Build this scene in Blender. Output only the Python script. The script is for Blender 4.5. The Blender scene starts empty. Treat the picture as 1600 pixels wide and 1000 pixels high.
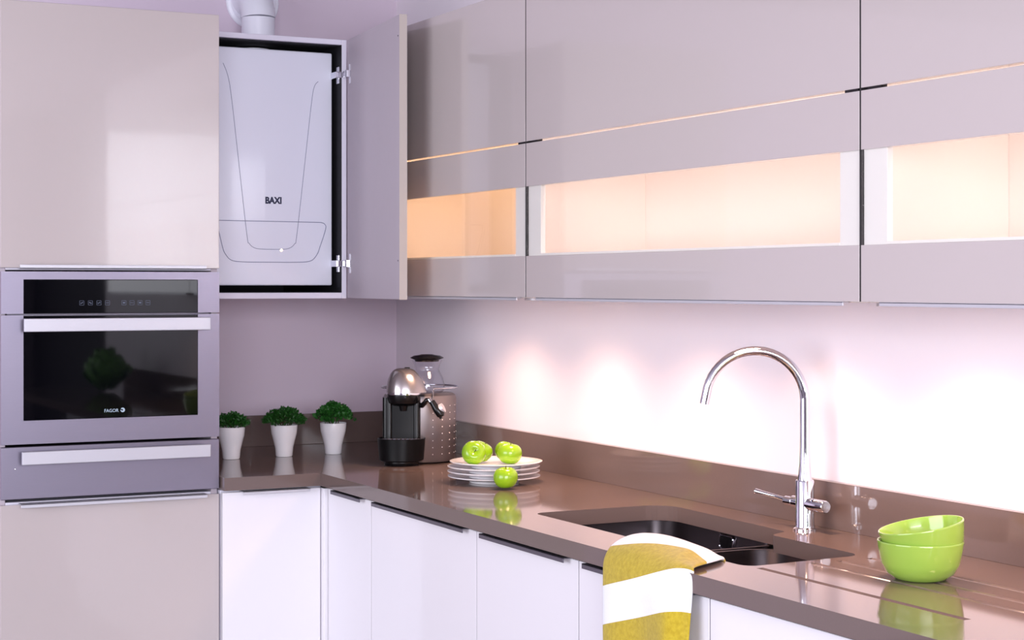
import bpy, bmesh, math, random
from mathutils import Vector, Matrix
R = math.radians
scene = bpy.context.scene
COL = scene.collection

# ------------------------------------------------------------------ camera
F_PX = 2709.0
YAW = R(27.08)
cd = bpy.data.cameras.new('camera')
cam = bpy.data.objects.new('camera', cd)
COL.objects.link(cam)
cam.location = (0, 0, 1.433)
cam.rotation_euler = (R(90), 0, -YAW)
cd.sensor_width = 36.0
cd.lens = F_PX / 1600 * 36.0
cd.shift_y = -(500 - 446) / 1600.0
cd.clip_start = 0.05
scene.camera = cam

# ------------------------------------------------------------------ world, light, exposure
scene.view_settings.view_transform = 'Standard'
scene.view_settings.look = 'None'
scene.view_settings.gamma = 1.0
scene.view_settings.use_curve_mapping = False
scene.view_settings.exposure = 0.4

w = bpy.data.worlds.new('sky')
scene.world = w
w.use_nodes = True
bg = w.node_tree.nodes['Background']
bg.inputs[0].default_value = (0.80, 0.82, 1.0, 1)
bg.inputs[1].default_value = 1.0


def area(name, loc, rot, sx, sy, power, color):
    ld = bpy.data.lights.new(name, 'AREA')
    ld.shape = 'RECTANGLE'
    ld.size, ld.size_y = sx, sy
    ld.energy = power
    ld.color = color
    o = bpy.data.objects.new(name, ld)
    o.location = loc
    o.rotation_euler = rot
    COL.objects.link(o)
    return o


# area lights added in two unseen windows, standing in for daylight
area('added_daylight_left', (-2.72, 2.2, 1.55), (R(90), 0, R(-90)), 3.6, 1.9, 105, (0.91, 0.93, 1.0))
area('added_daylight_front', (-0.3, -2.12, 1.75), (R(90), 0, R(0)), 3.4, 1.4, 180, (0.91, 0.92, 1.0))


# ------------------------------------------------------------------ materials
def lin(c):
    r = []
    for v in c[:3]:
        v = v / 255.0
        r.append(v / 12.92 if v <= 0.04045 else ((v + 0.055) / 1.055) ** 2.4)
    return (r[0], r[1], r[2], 1)


def mat(name, rgb, rough=0.5, metal=0.0, spec=0.5, coat=0.0, vary=0.0, scale=8.0, bump=0.0,
        bscale=60.0, stretch=None, emit=None, estr=0.0, trans=0.0):
    m = bpy.data.materials.new(name)
    m.use_nodes = True
    nt = m.node_tree
    b = nt.nodes['Principled BSDF']
    b.inputs['Base Color'].default_value = lin(rgb)
    b.inputs['Roughness'].default_value = rough
    b.inputs['Metallic'].default_value = metal
    b.inputs['Specular IOR Level'].default_value = spec
    b.inputs['Coat Weight'].default_value = coat
    b.inputs['Coat Roughness'].default_value = 0.03
    if trans:
        b.inputs['Transmission Weight'].default_value = trans
    if emit:
        b.inputs['Emission Color'].default_value = lin(emit)
        b.inputs['Emission Strength'].default_value = estr
    if vary or bump:
        tc = nt.nodes.new('ShaderNodeTexCoord')
        mp = nt.nodes.new('ShaderNodeMapping')
        if stretch:
            mp.inputs['Scale'].default_value = stretch
        nt.links.new(tc.outputs['Object'], mp.inputs['Vector'])
    if vary:
        n = nt.nodes.new('ShaderNodeTexNoise')
        n.inputs['Scale'].default_value = scale
        n.inputs['Detail'].default_value = 4
        nt.links.new(mp.outputs['Vector'], n.inputs['Vector'])
        mx = nt.nodes.new('ShaderNodeMix')
        mx.data_type = 'RGBA'
        c = lin(rgb)
        mx.inputs['A'].default_value = tuple(max(0, v * (1 - vary)) for v in c[:3]) + (1,)
        mx.inputs['B'].default_value = tuple(min(1, v * (1 + vary)) for v in c[:3]) + (1,)
        nt.links.new(n.outputs['Fac'], mx.inputs['Factor'])
        nt.links.new(mx.outputs['Result'], b.inputs['Base Color'])
    if bump:
        n2 = nt.nodes.new('ShaderNodeTexNoise')
        n2.inputs['Scale'].default_value = bscale
        n2.inputs['Detail'].default_value = 3
        nt.links.new(mp.outputs['Vector'], n2.inputs['Vector'])
        bp = nt.nodes.new('ShaderNodeBump')
        bp.inputs['Strength'].default_value = bump
        bp.inputs['Distance'].default_value = 0.002
        nt.links.new(n2.outputs['Fac'], bp.inputs['Height'])
        nt.links.new(bp.outputs['Normal'], b.inputs['Normal'])
    return m


def glass_mat(name, tint=(250, 250, 250), refl_ior=1.5, rough=0.0):
    m = bpy.data.materials.new(name)
    m.use_nodes = True
    nt = m.node_tree
    nt.nodes.clear()
    out = nt.nodes.new('ShaderNodeOutputMaterial')
    mx = nt.nodes.new('ShaderNodeMixShader')
    tr = nt.nodes.new('ShaderNodeBsdfTransparent')
    tr.inputs[0].default_value = lin(tint)
    gl = nt.nodes.new('ShaderNodeBsdfGlossy')
    gl.inputs['Roughness'].default_value = rough
    # Schlick reflectance, the same on both faces of the thin pane
    ge = nt.nodes.new('ShaderNodeNewGeometry')
    dt = nt.nodes.new('ShaderNodeVectorMath'); dt.operation = 'DOT_PRODUCT'
    nt.links.new(ge.outputs['Normal'], dt.inputs[0]); nt.links.new(ge.outputs['Incoming'], dt.inputs[1])
    prev = dt.outputs['Value']
    f0 = ((refl_ior - 1) / (refl_ior + 1)) ** 2
    for op, val in (('ABSOLUTE', None), ('SUBTRACT', 1.0), ('POWER', 5.0), ('MULTIPLY', 1 - f0), ('ADD', f0)):
        nd = nt.nodes.new('ShaderNodeMath'); nd.operation = op
        if op == 'SUBTRACT':
            nd.inputs[0].default_value = val; nt.links.new(prev, nd.inputs[1])
        else:
            nt.links.new(prev, nd.inputs[0])
            if val is not None: nd.inputs[1].default_value = val
        prev = nd.outputs[0]
    nt.links.new(prev, mx.inputs[0])
    nt.links.new(tr.outputs[0], mx.inputs[1])
    nt.links.new(gl.outputs[0], mx.inputs[2])
    nt.links.new(mx.outputs[0], out.inputs[0])
    return m


M = {}
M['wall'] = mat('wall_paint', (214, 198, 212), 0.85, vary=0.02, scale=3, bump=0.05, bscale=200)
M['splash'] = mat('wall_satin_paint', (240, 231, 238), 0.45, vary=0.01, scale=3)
M['wall_far'] = mat('mauve_grey_paint', (138, 126, 136), 0.85, vary=0.03, scale=3)
M['wall_dark'] = mat('dark_opening_stand_in', (44, 39, 48), 0.8, vary=0.05, scale=3)
M['ceiling'] = mat('ceiling_paint', (186, 178, 188), 0.9, vary=0.01)
M['floor'] = mat('floor_vinyl', (92, 84, 86), 0.45, vary=0.08, scale=4)
M['frame'] = mat('window_frame_white', (250, 253, 255), 0.4, vary=0.01)
M['taupe'] = mat('gloss_taupe_lacquer', (192, 181, 180), 0.16, spec=0.5, coat=0.6, vary=0.01, scale=2)
M['taupe_back'] = mat('matt_taupe_laminate', (186, 174, 184), 0.5, vary=0.015, scale=40)
M['edge'] = mat('pale_taupe_edging', (184, 172, 166), 0.35, vary=0.01)
M['white_gloss'] = mat('gloss_white_lacquer', (238, 234, 240), 0.15, coat=0.5, vary=0.008, scale=2)
M['carcass'] = mat('white_melamine', (226, 222, 236), 0.45, vary=0.01)
M['interior'] = mat('cream_melamine', (243, 233, 228), 0.5, vary=0.015)
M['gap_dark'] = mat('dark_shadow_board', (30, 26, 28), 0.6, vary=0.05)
M['gap_grey'] = mat('grey_gap_shade', (84, 74, 82), 0.7, vary=0.05)
M['worktop'] = mat('taupe_quartz', (111, 95, 91), 0.07, spec=0.55, vary=0.05, scale=400)
M['steel'] = mat('brushed_stainless', (142, 136, 152), 0.33, metal=0.85, vary=0.04, scale=30, stretch=(1, 40, 40))
M['steel_sink'] = mat('satin_sink_steel', (120, 112, 116), 0.24, metal=1.0, vary=0.05, scale=30, stretch=(20, 20, 1))
M['alu'] = mat('satin_aluminium', (200, 198, 206), 0.35, metal=0.35, vary=0.02)
M['alu_dark'] = mat('grey_anodised_aluminium', (110, 106, 116), 0.35, metal=0.8, vary=0.03)
M['chrome'] = mat('polished_chrome', (225, 225, 232), 0.05, metal=1.0, vary=0.01)
M['black_glass'] = mat('black_oven_glass', (6, 6, 10), 0.03, spec=0.35, vary=0.05)
M['black_plastic'] = mat('black_plastic', (9, 9, 11), 0.25, spec=0.4, vary=0.1, scale=20)
M['black_satin'] = mat('satin_black_plastic', (7, 7, 9), 0.40, spec=0.2, vary=0.1, scale=20)
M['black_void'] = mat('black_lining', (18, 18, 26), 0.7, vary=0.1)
M['boiler'] = mat('boiler_white_enamel', (240, 241, 254), 0.25, coat=0.2, vary=0.008)
M['line'] = mat('grey_blue_seam', (140, 142, 168), 0.5, vary=0.03)
M['navy'] = mat('navy_print', (32, 34, 70), 0.5, vary=0.03)
M['print'] = mat('pale_blue_print', (170, 190, 205), 0.5, vary=0.03)
M['print_dim'] = mat('dim_grey_print', (92, 100, 120), 0.5, vary=0.03)
M['flue'] = mat('white_flue_plastic', (236, 236, 246), 0.35, vary=0.01)
M['pot'] = mat('white_glazed_ceramic', (250, 248, 252), 0.18, coat=0.4, vary=0.01)
M['soil'] = mat('dark_soil', (38, 28, 20), 0.9, vary=0.3, scale=80)
M['leaf'] = mat('dark_green_leaf', (30, 84, 22), 0.5, vary=0.55, scale=70)
M['leaf2'] = mat('clover_green_leaf', (34, 92, 28), 0.5, vary=0.5, scale=60)
M['stem'] = mat('brown_stem', (70, 56, 26), 0.7, vary=0.2, scale=60)
M['apple'] = mat('green_apple_skin', (138, 180, 26), 0.22, coat=0.3, vary=0.25, scale=14)
M['calyx'] = mat('dark_calyx', (60, 52, 20), 0.8, vary=0.2)
M['plate'] = mat('white_porcelain', (246, 242, 244), 0.15, coat=0.3, vary=0.006)
M['green_bowl'] = mat('lime_green_glaze', (150, 184, 76), 0.14, coat=0.5, vary=0.03)
M['silver'] = mat('satin_silver_dome', (178, 172, 172), 0.24, metal=0.9, vary=0.03)
M['machine'] = mat('warm_grey_metallic', (124, 115, 116), 0.36, metal=0.55, vary=0.03)
M['stud'] = mat('pale_stud', (222, 214, 214), 0.35, vary=0.02)
M['glass'] = glass_mat('clear_cabinet_glass', (252, 250, 248), 1.45)
M['carafe_glass'] = glass_mat('clear_carafe_glass', (253, 253, 255), 1.5)
M['led'] = mat('warm_led', (255, 220, 170), 0.5, emit=(255, 214, 160), estr=6.0, vary=0.001)
M['lens'] = mat('puck_lens', (255, 230, 200), 0.5, emit=(255, 220, 175), estr=3.0, vary=0.001)
M['lettuce'] = mat('lettuce_leaf', (110, 175, 70), 0.5, vary=0.3, scale=20)
M['lemon'] = mat('lemon_skin', (225, 190, 50), 0.4, vary=0.1)


def towel_mat():
    m = bpy.data.materials.new('striped_towel_cotton')
    m.use_nodes = True
    nt = m.node_tree
    b = nt.nodes['Principled BSDF']
    b.inputs['Roughness'].default_value = 0.95
    b.inputs['Specular IOR Level'].default_value = 0.1
    b.inputs['Sheen Weight'].default_value = 0.3
    uv = nt.nodes.new('ShaderNodeUVMap')
    sp = nt.nodes.new('ShaderNodeSeparateXYZ')
    nt.links.new(uv.outputs[0], sp.inputs[0])
    # v runs along the cloth in metres; stripes of 0.076 m
    sub = nt.nodes.new('ShaderNodeMath'); sub.operation = 'SUBTRACT'
    sub.inputs[1].default_value = 0.757 - 0.152 * 8
    nt.links.new(sp.outputs['Y'], sub.inputs[0])
    dv = nt.nodes.new('ShaderNodeMath'); dv.operation = 'DIVIDE'; dv.inputs[1].default_value = 0.152
    nt.links.new(sub.outputs[0], dv.inputs[0])
    fr = nt.nodes.new('ShaderNodeMath'); fr.operation = 'FRACT'
    nt.links.new(dv.outputs[0], fr.inputs[0])
    gt = nt.nodes.new('ShaderNodeMath'); gt.operation = 'GREATER_THAN'; gt.inputs[1].default_value = 0.5
    nt.links.new(fr.outputs[0], gt.inputs[0])
    tc = nt.nodes.new('ShaderNodeTexCoord')
    n = nt.nodes.new('ShaderNodeTexNoise'); n.inputs['Scale'].default_value = 120; n.inputs['Detail'].default_value = 5
    nt.links.new(tc.outputs['Object'], n.inputs['Vector'])
    my = nt.nodes.new('ShaderNodeMix'); my.data_type = 'RGBA'
    my.inputs['A'].default_value = lin((160, 132, 22)); my.inputs['B'].default_value = lin((214, 190, 64))
    nt.links.new(n.outputs['Fac'], my.inputs['Factor'])
    mx = nt.nodes.new('ShaderNodeMix'); mx.data_type = 'RGBA'
    mx.inputs['A'].default_value = lin((244, 244, 250))
    nt.links.new(gt.outputs[0], mx.inputs['Factor'])
    nt.links.new(my.outputs['Result'], mx.inputs['B'])
    nt.links.new(mx.outputs['Result'], b.inputs['Base Color'])
    n2 = nt.nodes.new('ShaderNodeTexNoise'); n2.inputs['Scale'].default_value = 400
    nt.links.new(tc.outputs['Object'], n2.inputs['Vector'])
    bp = nt.nodes.new('ShaderNodeBump'); bp.inputs['Strength'].default_value = 0.5; bp.inputs['Distance'].default_value = 0.002
    nt.links.new(n2.outputs['Fac'], bp.inputs['Height'])
    nt.links.new(bp.outputs['Normal'], b.inputs['Normal'])
    return m


M['towel'] = towel_mat()


# ------------------------------------------------------------------ helpers
def tag(o, label=None, cat=None, group=None, kind=None):
    if label: o['label'] = label
    if cat: o['category'] = cat
    if group: o['group'] = group
    if kind: o['kind'] = kind
    return o


def thing(name, loc, label, cat, group=None, rotz=0):
    o = bpy.data.objects.new(name, None)
    o.empty_display_size = 0.05
    o.location = loc
    o.rotation_euler = (0, 0, rotz)
    COL.objects.link(o)
    return tag(o, label, cat, group)


def root_off(parent):
    v = Vector((0, 0, 0))
    while parent is not None:
        v += parent.location
        parent = parent.parent
    return v


def link(name, bm, m, parent=None, world=True, smooth=False, loc=None):
    """bm in world coordinates (world=True) or in the parent's local frame."""
    bmesh.ops.recalc_face_normals(bm, faces=bm.faces)
    if parent is not None and world:
        bmesh.ops.translate(bm, verts=bm.verts, vec=-root_off(parent))
    me = bpy.data.meshes.new(name)
    bm.to_mesh(me)
    bm.free()
    if smooth is not False:
        me.polygons.foreach_set('use_smooth', [True] * len(me.polygons))
        if smooth is not True:
            me.set_sharp_from_angle(angle=R(smooth))
    me.materials.append(m)
    o = bpy.data.objects.new(name, me)
    COL.objects.link(o)
    if parent is not None:
        o.parent = parent
    if loc is not None:
        o.location = loc
    return o


def add_box(bm, x0, x1, y0, y1, z0, z1, bev=0.0, seg=2, mtx=None):
    r = bmesh.ops.create_cube(bm, size=1.0)
    vs = r['verts']
    for v in vs:
        v.co = Vector((x0 + (v.co.x + .5) * (x1 - x0), y0 + (v.co.y + .5) * (y1 - y0), z0 + (v.co.z + .5) * (z1 - z0)))
    if bev > 0:
        es = list({e for v in vs for e in v.link_edges})
        rr = bmesh.ops.bevel(bm, geom=es, offset=bev, segments=seg, affect='EDGES', profile=0.5)
        vs = list({v for f in rr['faces'] for v in f.verts} | {v for v in vs if v.is_valid})
    if mtx is not None:
        bmesh.ops.transform(bm, matrix=mtx, verts=[v for v in vs if v.is_valid])
    return vs


def box(name, x0, x1, y0, y1, z0, z1, m, parent=None, bev=0.0015, world=True):
    bm = bmesh.new()
    add_box(bm, min(x0, x1), max(x0, x1), min(y0, y1), max(y0, y1), z0, z1, bev)
    return link(name, bm, m, parent, world)


def add_lathe(bm, prof, seg=32, center=(0, 0, 0), mtx=None):
    rings = []
    new = []
    for r, z in prof:
        if r < 1e-6:
            v = bm.verts.new((center[0], center[1], center[2] + z)); rings.append([v]); new.append(v)
        else:
            ring = []
            for i in range(seg):
                a = 2 * math.pi * i / seg
                v = bm.verts.new((center[0] + r * math.cos(a), center[1] + r * math.sin(a), center[2] + z))
                ring.append(v); new.append(v)
            rings.append(ring)
    for A, B in zip(rings, rings[1:]):
        for i in range(seg):
            j = (i + 1) % seg
            if len(A) == 1 and len(B) == 1: continue
            if len(A) == 1: bm.faces.new((A[0], B[i], B[j]))
            elif len(B) == 1: bm.faces.new((A[i], A[j], B[0]))
            else: bm.faces.new((A[i], A[j], B[j], B[i]))
    if mtx is not None:
        bmesh.ops.transform(bm, matrix=mtx, verts=new)
    return new


def lathe(name, prof, m, parent=None, seg=32, center=(0, 0, 0), mtx=None, world=False, smooth=40):
    bm = bmesh.new()
    add_lathe(bm, prof, seg, center, mtx)
    return link(name, bm, m, parent, world, smooth)


def add_tube(bm, pts, rad, seg=14, cap=True):
    pts = [Vector(p) for p in pts]
    n = len(pts)
    if not isinstance(rad, (list, tuple)): rad = [rad] * n
    tang = []
    for i in range(n):
        t = pts[min(i + 1, n - 1)] - pts[max(i - 1, 0)]
        tang.append(t.normalized())
    up = Vector((0, 0, 1)) if abs(tang[0].z) < 0.9 else Vector((1, 0, 0))
    nrm = tang[0].cross(up).normalized()
    rings = []
    for i in range(n):
        if i:
            nrm = (nrm - tang[i] * nrm.dot(tang[i])).normalized()
        b = tang[i].cross(nrm)
        ring = [bm.verts.new(pts[i] + (nrm * math.cos(2 * math.pi * k / seg) + b * math.sin(2 * math.pi * k / seg)) * rad[i]) for k in range(seg)]
        rings.append(ring)
    for A, B in zip(rings, rings[1:]):
        for k in range(seg):
            j = (k + 1) % seg
            bm.faces.new((A[k], A[j], B[j], B[k]))
    if cap:
        bm.faces.new(rings[0]); bm.faces.new(rings[-1])


def tube(name, pts, rad, m, parent=None, seg=14, world=True, smooth=50):
    bm = bmesh.new()
    add_tube(bm, pts, rad, seg)
    return link(name, bm, m, parent, world, smooth)


def rounded(poly, n=6):
    """poly: list of (x, y, r) -> list of points with rounded corners."""
    out = []
    L = len(poly)
    for i, (x, y, r) in enumerate(poly):
        p = Vector((x, y)); a = Vector(poly[i - 1][:2]); b = Vector(poly[(i + 1) % L][:2])
        if r <= 0:
            out.append((x, y)); continue
        d1 = (a - p).normalized(); d2 = (b - p).normalized()
        ang = d1.angle(d2)
        t = r / math.tan(ang / 2)
        c = p + (d1 + d2).normalized() * (r / math.sin(ang / 2))
        s = p + d1 * t; e = p + d2 * t
        a0 = math.atan2(s.y - c.y, s.x - c.x); a1 = math.atan2(e.y - c.y, e.x - c.x)
        da = (a1 - a0 + math.pi) % (2 * math.pi) - math.pi
        for k in range(n + 1):
            an = a0 + da * k / n
            out.append((c.x + r * math.cos(an), c.y + r * math.sin(an)))
    return out


def add_prism(bm, pts, z0, z1):
    A = [bm.verts.new((x, y, z0)) for x, y in pts]
    B = [bm.verts.new((x, y, z1)) for x, y in pts]
    bm.faces.new(A); bm.faces.new(B)
    n = len(pts)
    for i in range(n):
        j = (i + 1) % n
        bm.faces.new((A[i], A[j], B[j], B[i]))


def text_mesh(name, s, size, m, parent, loc, rot, offset=0.0, extrude=0.0006, align='LEFT', xs=1.0):
    cu = bpy.data.curves.new(name, 'FONT')
    cu.body = s
    cu.size = size
    cu.offset = offset
    cu.extrude = extrude
    cu.align_x = align
    cu.resolution_u = 4
    tmp = bpy.data.objects.new(name + '_tmp', cu)
    COL.objects.link(tmp)
    dg = bpy.context.evaluated_depsgraph_get()
    me = bpy.data.meshes.new_from_object(tmp.evaluated_get(dg))
    bpy.data.objects.remove(tmp)
    bpy.data.curves.remove(cu)
    me.name = name
    me.materials.clear()
    me.materials.append(m)
    o = bpy.data.objects.new(name, me)
    COL.objects.link(o)
    o.parent = parent
    o.location = Vector(loc) - root_off(parent)
    o.rotation_euler = rot
    o.scale = (xs, 1, 1)
    return o


def boolean_cut(o, bm_cut):
    bmesh.ops.recalc_face_normals(bm_cut, faces=bm_cut.faces)
    me = bpy.data.meshes.new('cutter')
    bm_cut.to_mesh(me); bm_cut.free()
    c = bpy.data.objects.new('cutter', me)
    c.matrix_world = o.matrix_world
    COL.objects.link(c)
    md = o.modifiers.new('cut', 'BOOLEAN')
    md.operation = 'DIFFERENCE'; md.solver = 'EXACT'; md.object = c
    dg = bpy.context.evaluated_depsgraph_get()
    new = bpy.data.meshes.new_from_object(o.evaluated_get(dg))
    o.modifiers.clear()
    old = o.data
    new.name = old.name
    o.data = new
    bpy.data.meshes.remove(old)
    bpy.data.objects.remove(c)
    bpy.data.meshes.remove(me)


# ------------------------------------------------------------------ key dimensions (metres)
WT = 0.900            # worktop top
WTH = 0.036           # worktop thickness
XW = 2.370            # right wall
YW = 5.512            # back wall
XF = 1.757            # worktop front edge, right run
YF = 4.632            # worktop front edge, back run
TX0, TX1, TY = 0.876, 1.473, 4.670   # tall unit front
UX = 2.018            # wall cabinet door face
UB, UT = 1.397, 2.186
Y_END = 0.20          # the right run goes on past the frame to here
CEIL = 2.52

# ------------------------------------------------------------------ room shell
def struct(name, boxes, m):
    bm = bmesh.new()
    for b in boxes: add_box(bm, *b)
    return tag(link(name, bm, m), kind='structure')

RX0, RY0 = -2.75, -2.15
struct('floor', [(RX0 - .12, XW + .12, RY0 - .12, YW + .12, -0.1, 0)], M['floor'])
struct('ceiling', [(RX0 - .12, XW + .12, RY0 - .12, YW + .12, CEIL, CEIL + .1)], M['ceiling'])
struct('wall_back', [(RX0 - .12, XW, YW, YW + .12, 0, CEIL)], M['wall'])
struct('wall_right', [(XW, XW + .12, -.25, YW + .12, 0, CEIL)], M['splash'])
struct('wall_near', [(XW, XW + .12, RY0 - .12, -.25, 0, CEIL)], M['wall_dark'])  # unseen stretch, coloured dark so the oven glass mirrors a dark opening
LW = (0.4, 4.0, 0.6, 2.5)      # added left window y0,y1,z0,z1
struct('wall_left', [(RX0 - .12, RX0, RY0, LW[0], 0, CEIL), (RX0 - .12, RX0, LW[1], YW, 0, CEIL),
                     (RX0 - .12, RX0, LW[0], LW[1], 0, LW[2])], M['wall_far'])
FW = (-2.0, 1.4, 1.02, 2.5)     # added front window x0,x1,z0,z1
struct('wall_front', [(RX0 - .12, FW[0], RY0 - .12, RY0, 0, CEIL), (FW[1], XW, RY0 - .12, RY0, 0, CEIL),
                      (FW[0], FW[1], RY0 - .12, RY0, 0, FW[2])], M['wall_far'])
bm = bmesh.new()
for y in (LW[0], 1.6, 2.8, LW[1]):
    add_box(bm, RX0 - .1, RX0 - .04, y - .03, y + .03, LW[2], CEIL, .002)
for z in (LW[2] + .03, CEIL - .035):
    add_box(bm, RX0 - .1, RX0 - .04, LW[0], LW[1], z - .03, z + .03, .002)
tag(link('added_window_1', bm, M['frame']), kind='structure')
bm = bmesh.new()
for x in (FW[0], -0.3, FW[1]):
    add_box(bm, x - .03, x + .03, RY0 - .1, RY0 - .04, FW[2], CEIL, .002)
for z in (FW[2] + .03, CEIL - .035):
    add_box(bm, FW[0], FW[1], RY0 - .1, RY0 - .04, z - .03, z + .03, .002)
tag(link('added_window_2', bm, M['frame']), kind='structure')

# ------------------------------------------------------------------ tall oven housing
th = thing('tall_oven_housing', (TX0, TY, 0), 'tall gloss taupe cabinet on the left, housing the built-in oven', 'cabinet')
cy0 = TY + .022
box('side_panel', TX1 - .018, TX1, cy0, YW - .002, 0.0, UT, M['taupe_back'], th)
box('side_panel', TX0, TX0 + .018, cy0, YW - .002, 0.0, UT, M['taupe_back'], th)
box('top_panel', TX0 + .018, TX1 - .018, cy0, YW - .002, UT - .018, UT, M['carcass'], th)
box('back_panel', TX0 + .018, TX1 - .018, YW - .012, YW - .002, .1, UT - .018, M['carcass'], th)
box('shelf', TX0 + .018, TX1 - .018, cy0, YW - .012, 1.474, 1.490, M['carcass'], th)
box('shelf', TX0 + .018, TX1 - .018, cy0, YW - .012, .842, .858, M['carcass'], th)
box('plinth', TX0, TX1, TY + .06, TY + .078, 0.0, .14, M['taupe'], th)
d = box('upper_door', TX0 + .001, TX1 - .001, TY, TY + .020, 1.480, UT, M['taupe'], th, .0015)
bm = bmesh.new()
add_box(bm, .925, 1.432, TY - .014, TY + .004, 1.4775, 1.4805, .0008)
add_box(bm, .925, 1.432, TY - .014, TY - .011, 1.4775, 1.488, .0008)
link('handle', bm, M['alu'], d)
d = box('lower_door', TX0 + .001, TX1 - .001, TY, TY + .020, .150, .853, M['taupe'], th, .0015)
bm = bmesh.new()
add_box(bm, .926, 1.432, TY - .022, TY + .010, .8535, .8565, .0008)
add_box(bm, .926, 1.432, TY - .022, TY - .019, .846, .8565, .0008)
link('handle', bm, M['alu'], d)

# ------------------------------------------------------------------ oven
ov = thing('built_in_oven', (TX0 + .3, TY, 1.008), 'stainless steel compact oven with black glass door, built into tall cabinet', 'oven')
ox0, ox1 = TX0 + .002, TX1 - .002
box('body', TX0 + .022, TX1 - .022, TY + .026, TY + .50, 1.016, 1.466, M['alu_dark'], ov)


def frame_panel(name, x0, x1, z0, z1, hx0, hx1, hz0, hz1, m, parent, y0=TY - .004, y1=TY + .020):
    bm = bmesh.new()
    add_box(bm, x0, hx0, y0, y1, z0, z1)
    add_box(bm, hx1, x1, y0, y1, z0, z1)
    if hz0 - z0 > 1e-4: add_box(bm, hx0, hx1, y0, y1, z0, hz0)
    if z1 - hz1 > 1e-4: add_box(bm, hx0, hx1, y0, y1, hz1, z1)
    bmesh.ops.remove_doubles(bm, verts=bm.verts, dist=1e-6)
    return link(name, bm, m, parent)


cp = frame_panel('control_panel', ox0, ox1, 1.358, 1.470, .936, 1.410, 1.358, 1.449, M['steel'], ov)
box('control_glass', .9365, 1.4095, TY - .0025, TY + .015, 1.3585, 1.4485, M['black_glass'], cp, .001)
for i, x in enumerate([1.090, 1.113, 1.136, 1.159, 1.204, 1.226, 1.248, 1.270]):
    bm = bmesh.new()
    zc, h = 1.386, .0062
    for (a, b, c, e) in [(-h, h, h - .0007, h), (-h, h, -h, -h + .0007), (-h, -h + .0007, -h, h), (h - .0007, h, -h, h)]:
        add_box(bm, x + a, x + b, TY - .0029, TY - .0024, zc + c, zc + e)
    if i in (4, 6):
        add_box(bm, x - .003, x + .003, TY - .0029, TY - .0024, zc - .002, zc + .002)
    else:
        add_box(bm, x - .0038, x + .0038, TY - .0029, TY - .0024, zc - .0006, zc + .0006)
        if i < 3:
            add_box(bm, -.004, .004, -.0002, .0002, -.0005, .0005, mtx=Matrix.Translation((x, TY - .0027, zc)) @ Matrix.Rotation(R(45 if i % 2 else -45), 4, 'Y'))
    link('touch_key', bm, M['print_dim'], cp)
od = frame_panel('oven_door', ox0, ox1, 1.013, 1.354, .936, 1.410, 1.075, 1.354, M['steel'], ov)
box('door_glass', .9365, 1.4095, TY - .0025, TY + .015, 1.0755, 1.352, M['black_glass'], od, .001)
bm = bmesh.new()
add_box(bm, .929, 1.432, TY - .052, TY - .040, 1.311, 1.346, .002)
add_box(bm, .950, .966, TY - .042, TY - .003, 1.318, 1.339, .001)
add_box(bm, 1.395, 1.411, TY - .042, TY - .003, 1.318, 1.339, .001)
link('handle', bm, M['alu'], od)
text_mesh('lettering', 'FAGOR', .0125, M['print'], od, (1.150, TY - .0026, 1.0905), (R(90), 0, 0), offset=.0001, extrude=.0002, xs=.95)
bm = bmesh.new()      # swirl emblem: a disc with a curved notch
NS = 20
pts = []
for k in range(NS + 1):
    a = R(150) - R(330) * k / NS
    pts.append((.0062 * math.cos(a), .0062 * math.sin(a)))
for k in range(9):
    t = k / 8
    a = R(-180) + R(300) * 0 + R(200) * t
    rr = .0032
    pts.append((-.0012 + rr * math.cos(a) * (1 - .3 * t), .0006 + rr * .8 * math.sin(a)))
A = [bm.verts.new((1.2005 + x, TY - .0029, 1.0955 + z)) for x, z in pts]
B = [bm.verts.new((1.2005 + x, TY - .0024, 1.0955 + z)) for x, z in pts]
bm.faces.new(A); bm.faces.new(B)
for i in range(len(A)):
    j = (i + 1) % len(A)
    bm.faces.new((A[i], A[j], B[j], B[i]))
link('emblem', bm, M['print'], od)

# warming drawer
wd = thing('warming_drawer', (TX0 + .3, TY, .866), 'stainless steel warming drawer directly below the oven', 'drawer')
box('drawer_front', ox0, ox1, TY - .004, TY + .020, .868, 1.006, M['steel'], wd, .0015)
box('drawer_box', TX0 + .03, TX1 - .03, TY + .021, TY + .45, .870, 1.000, M['alu_dark'], wd)
bm = bmesh.new()
add_box(bm, .924, 1.433, TY - .050, TY - .038, .962, .9965, .002)
add_box(bm, .950, .966, TY - .040, TY - .003, .969, .989, .001)
add_box(bm, 1.395, 1.411, TY - .040, TY - .003, .969, .989, .001)
link('handle', bm, M['alu'], wd)
lathe('screw', [(0, .0016), (.0016, .0012), (.002, 0)], M['chrome'], wd, 10,
      mtx=Matrix.Translation(Vector((.915, TY - .004, .948)) - root_off(wd)) @ Matrix.Rotation(R(90), 4, 'X'))

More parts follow.
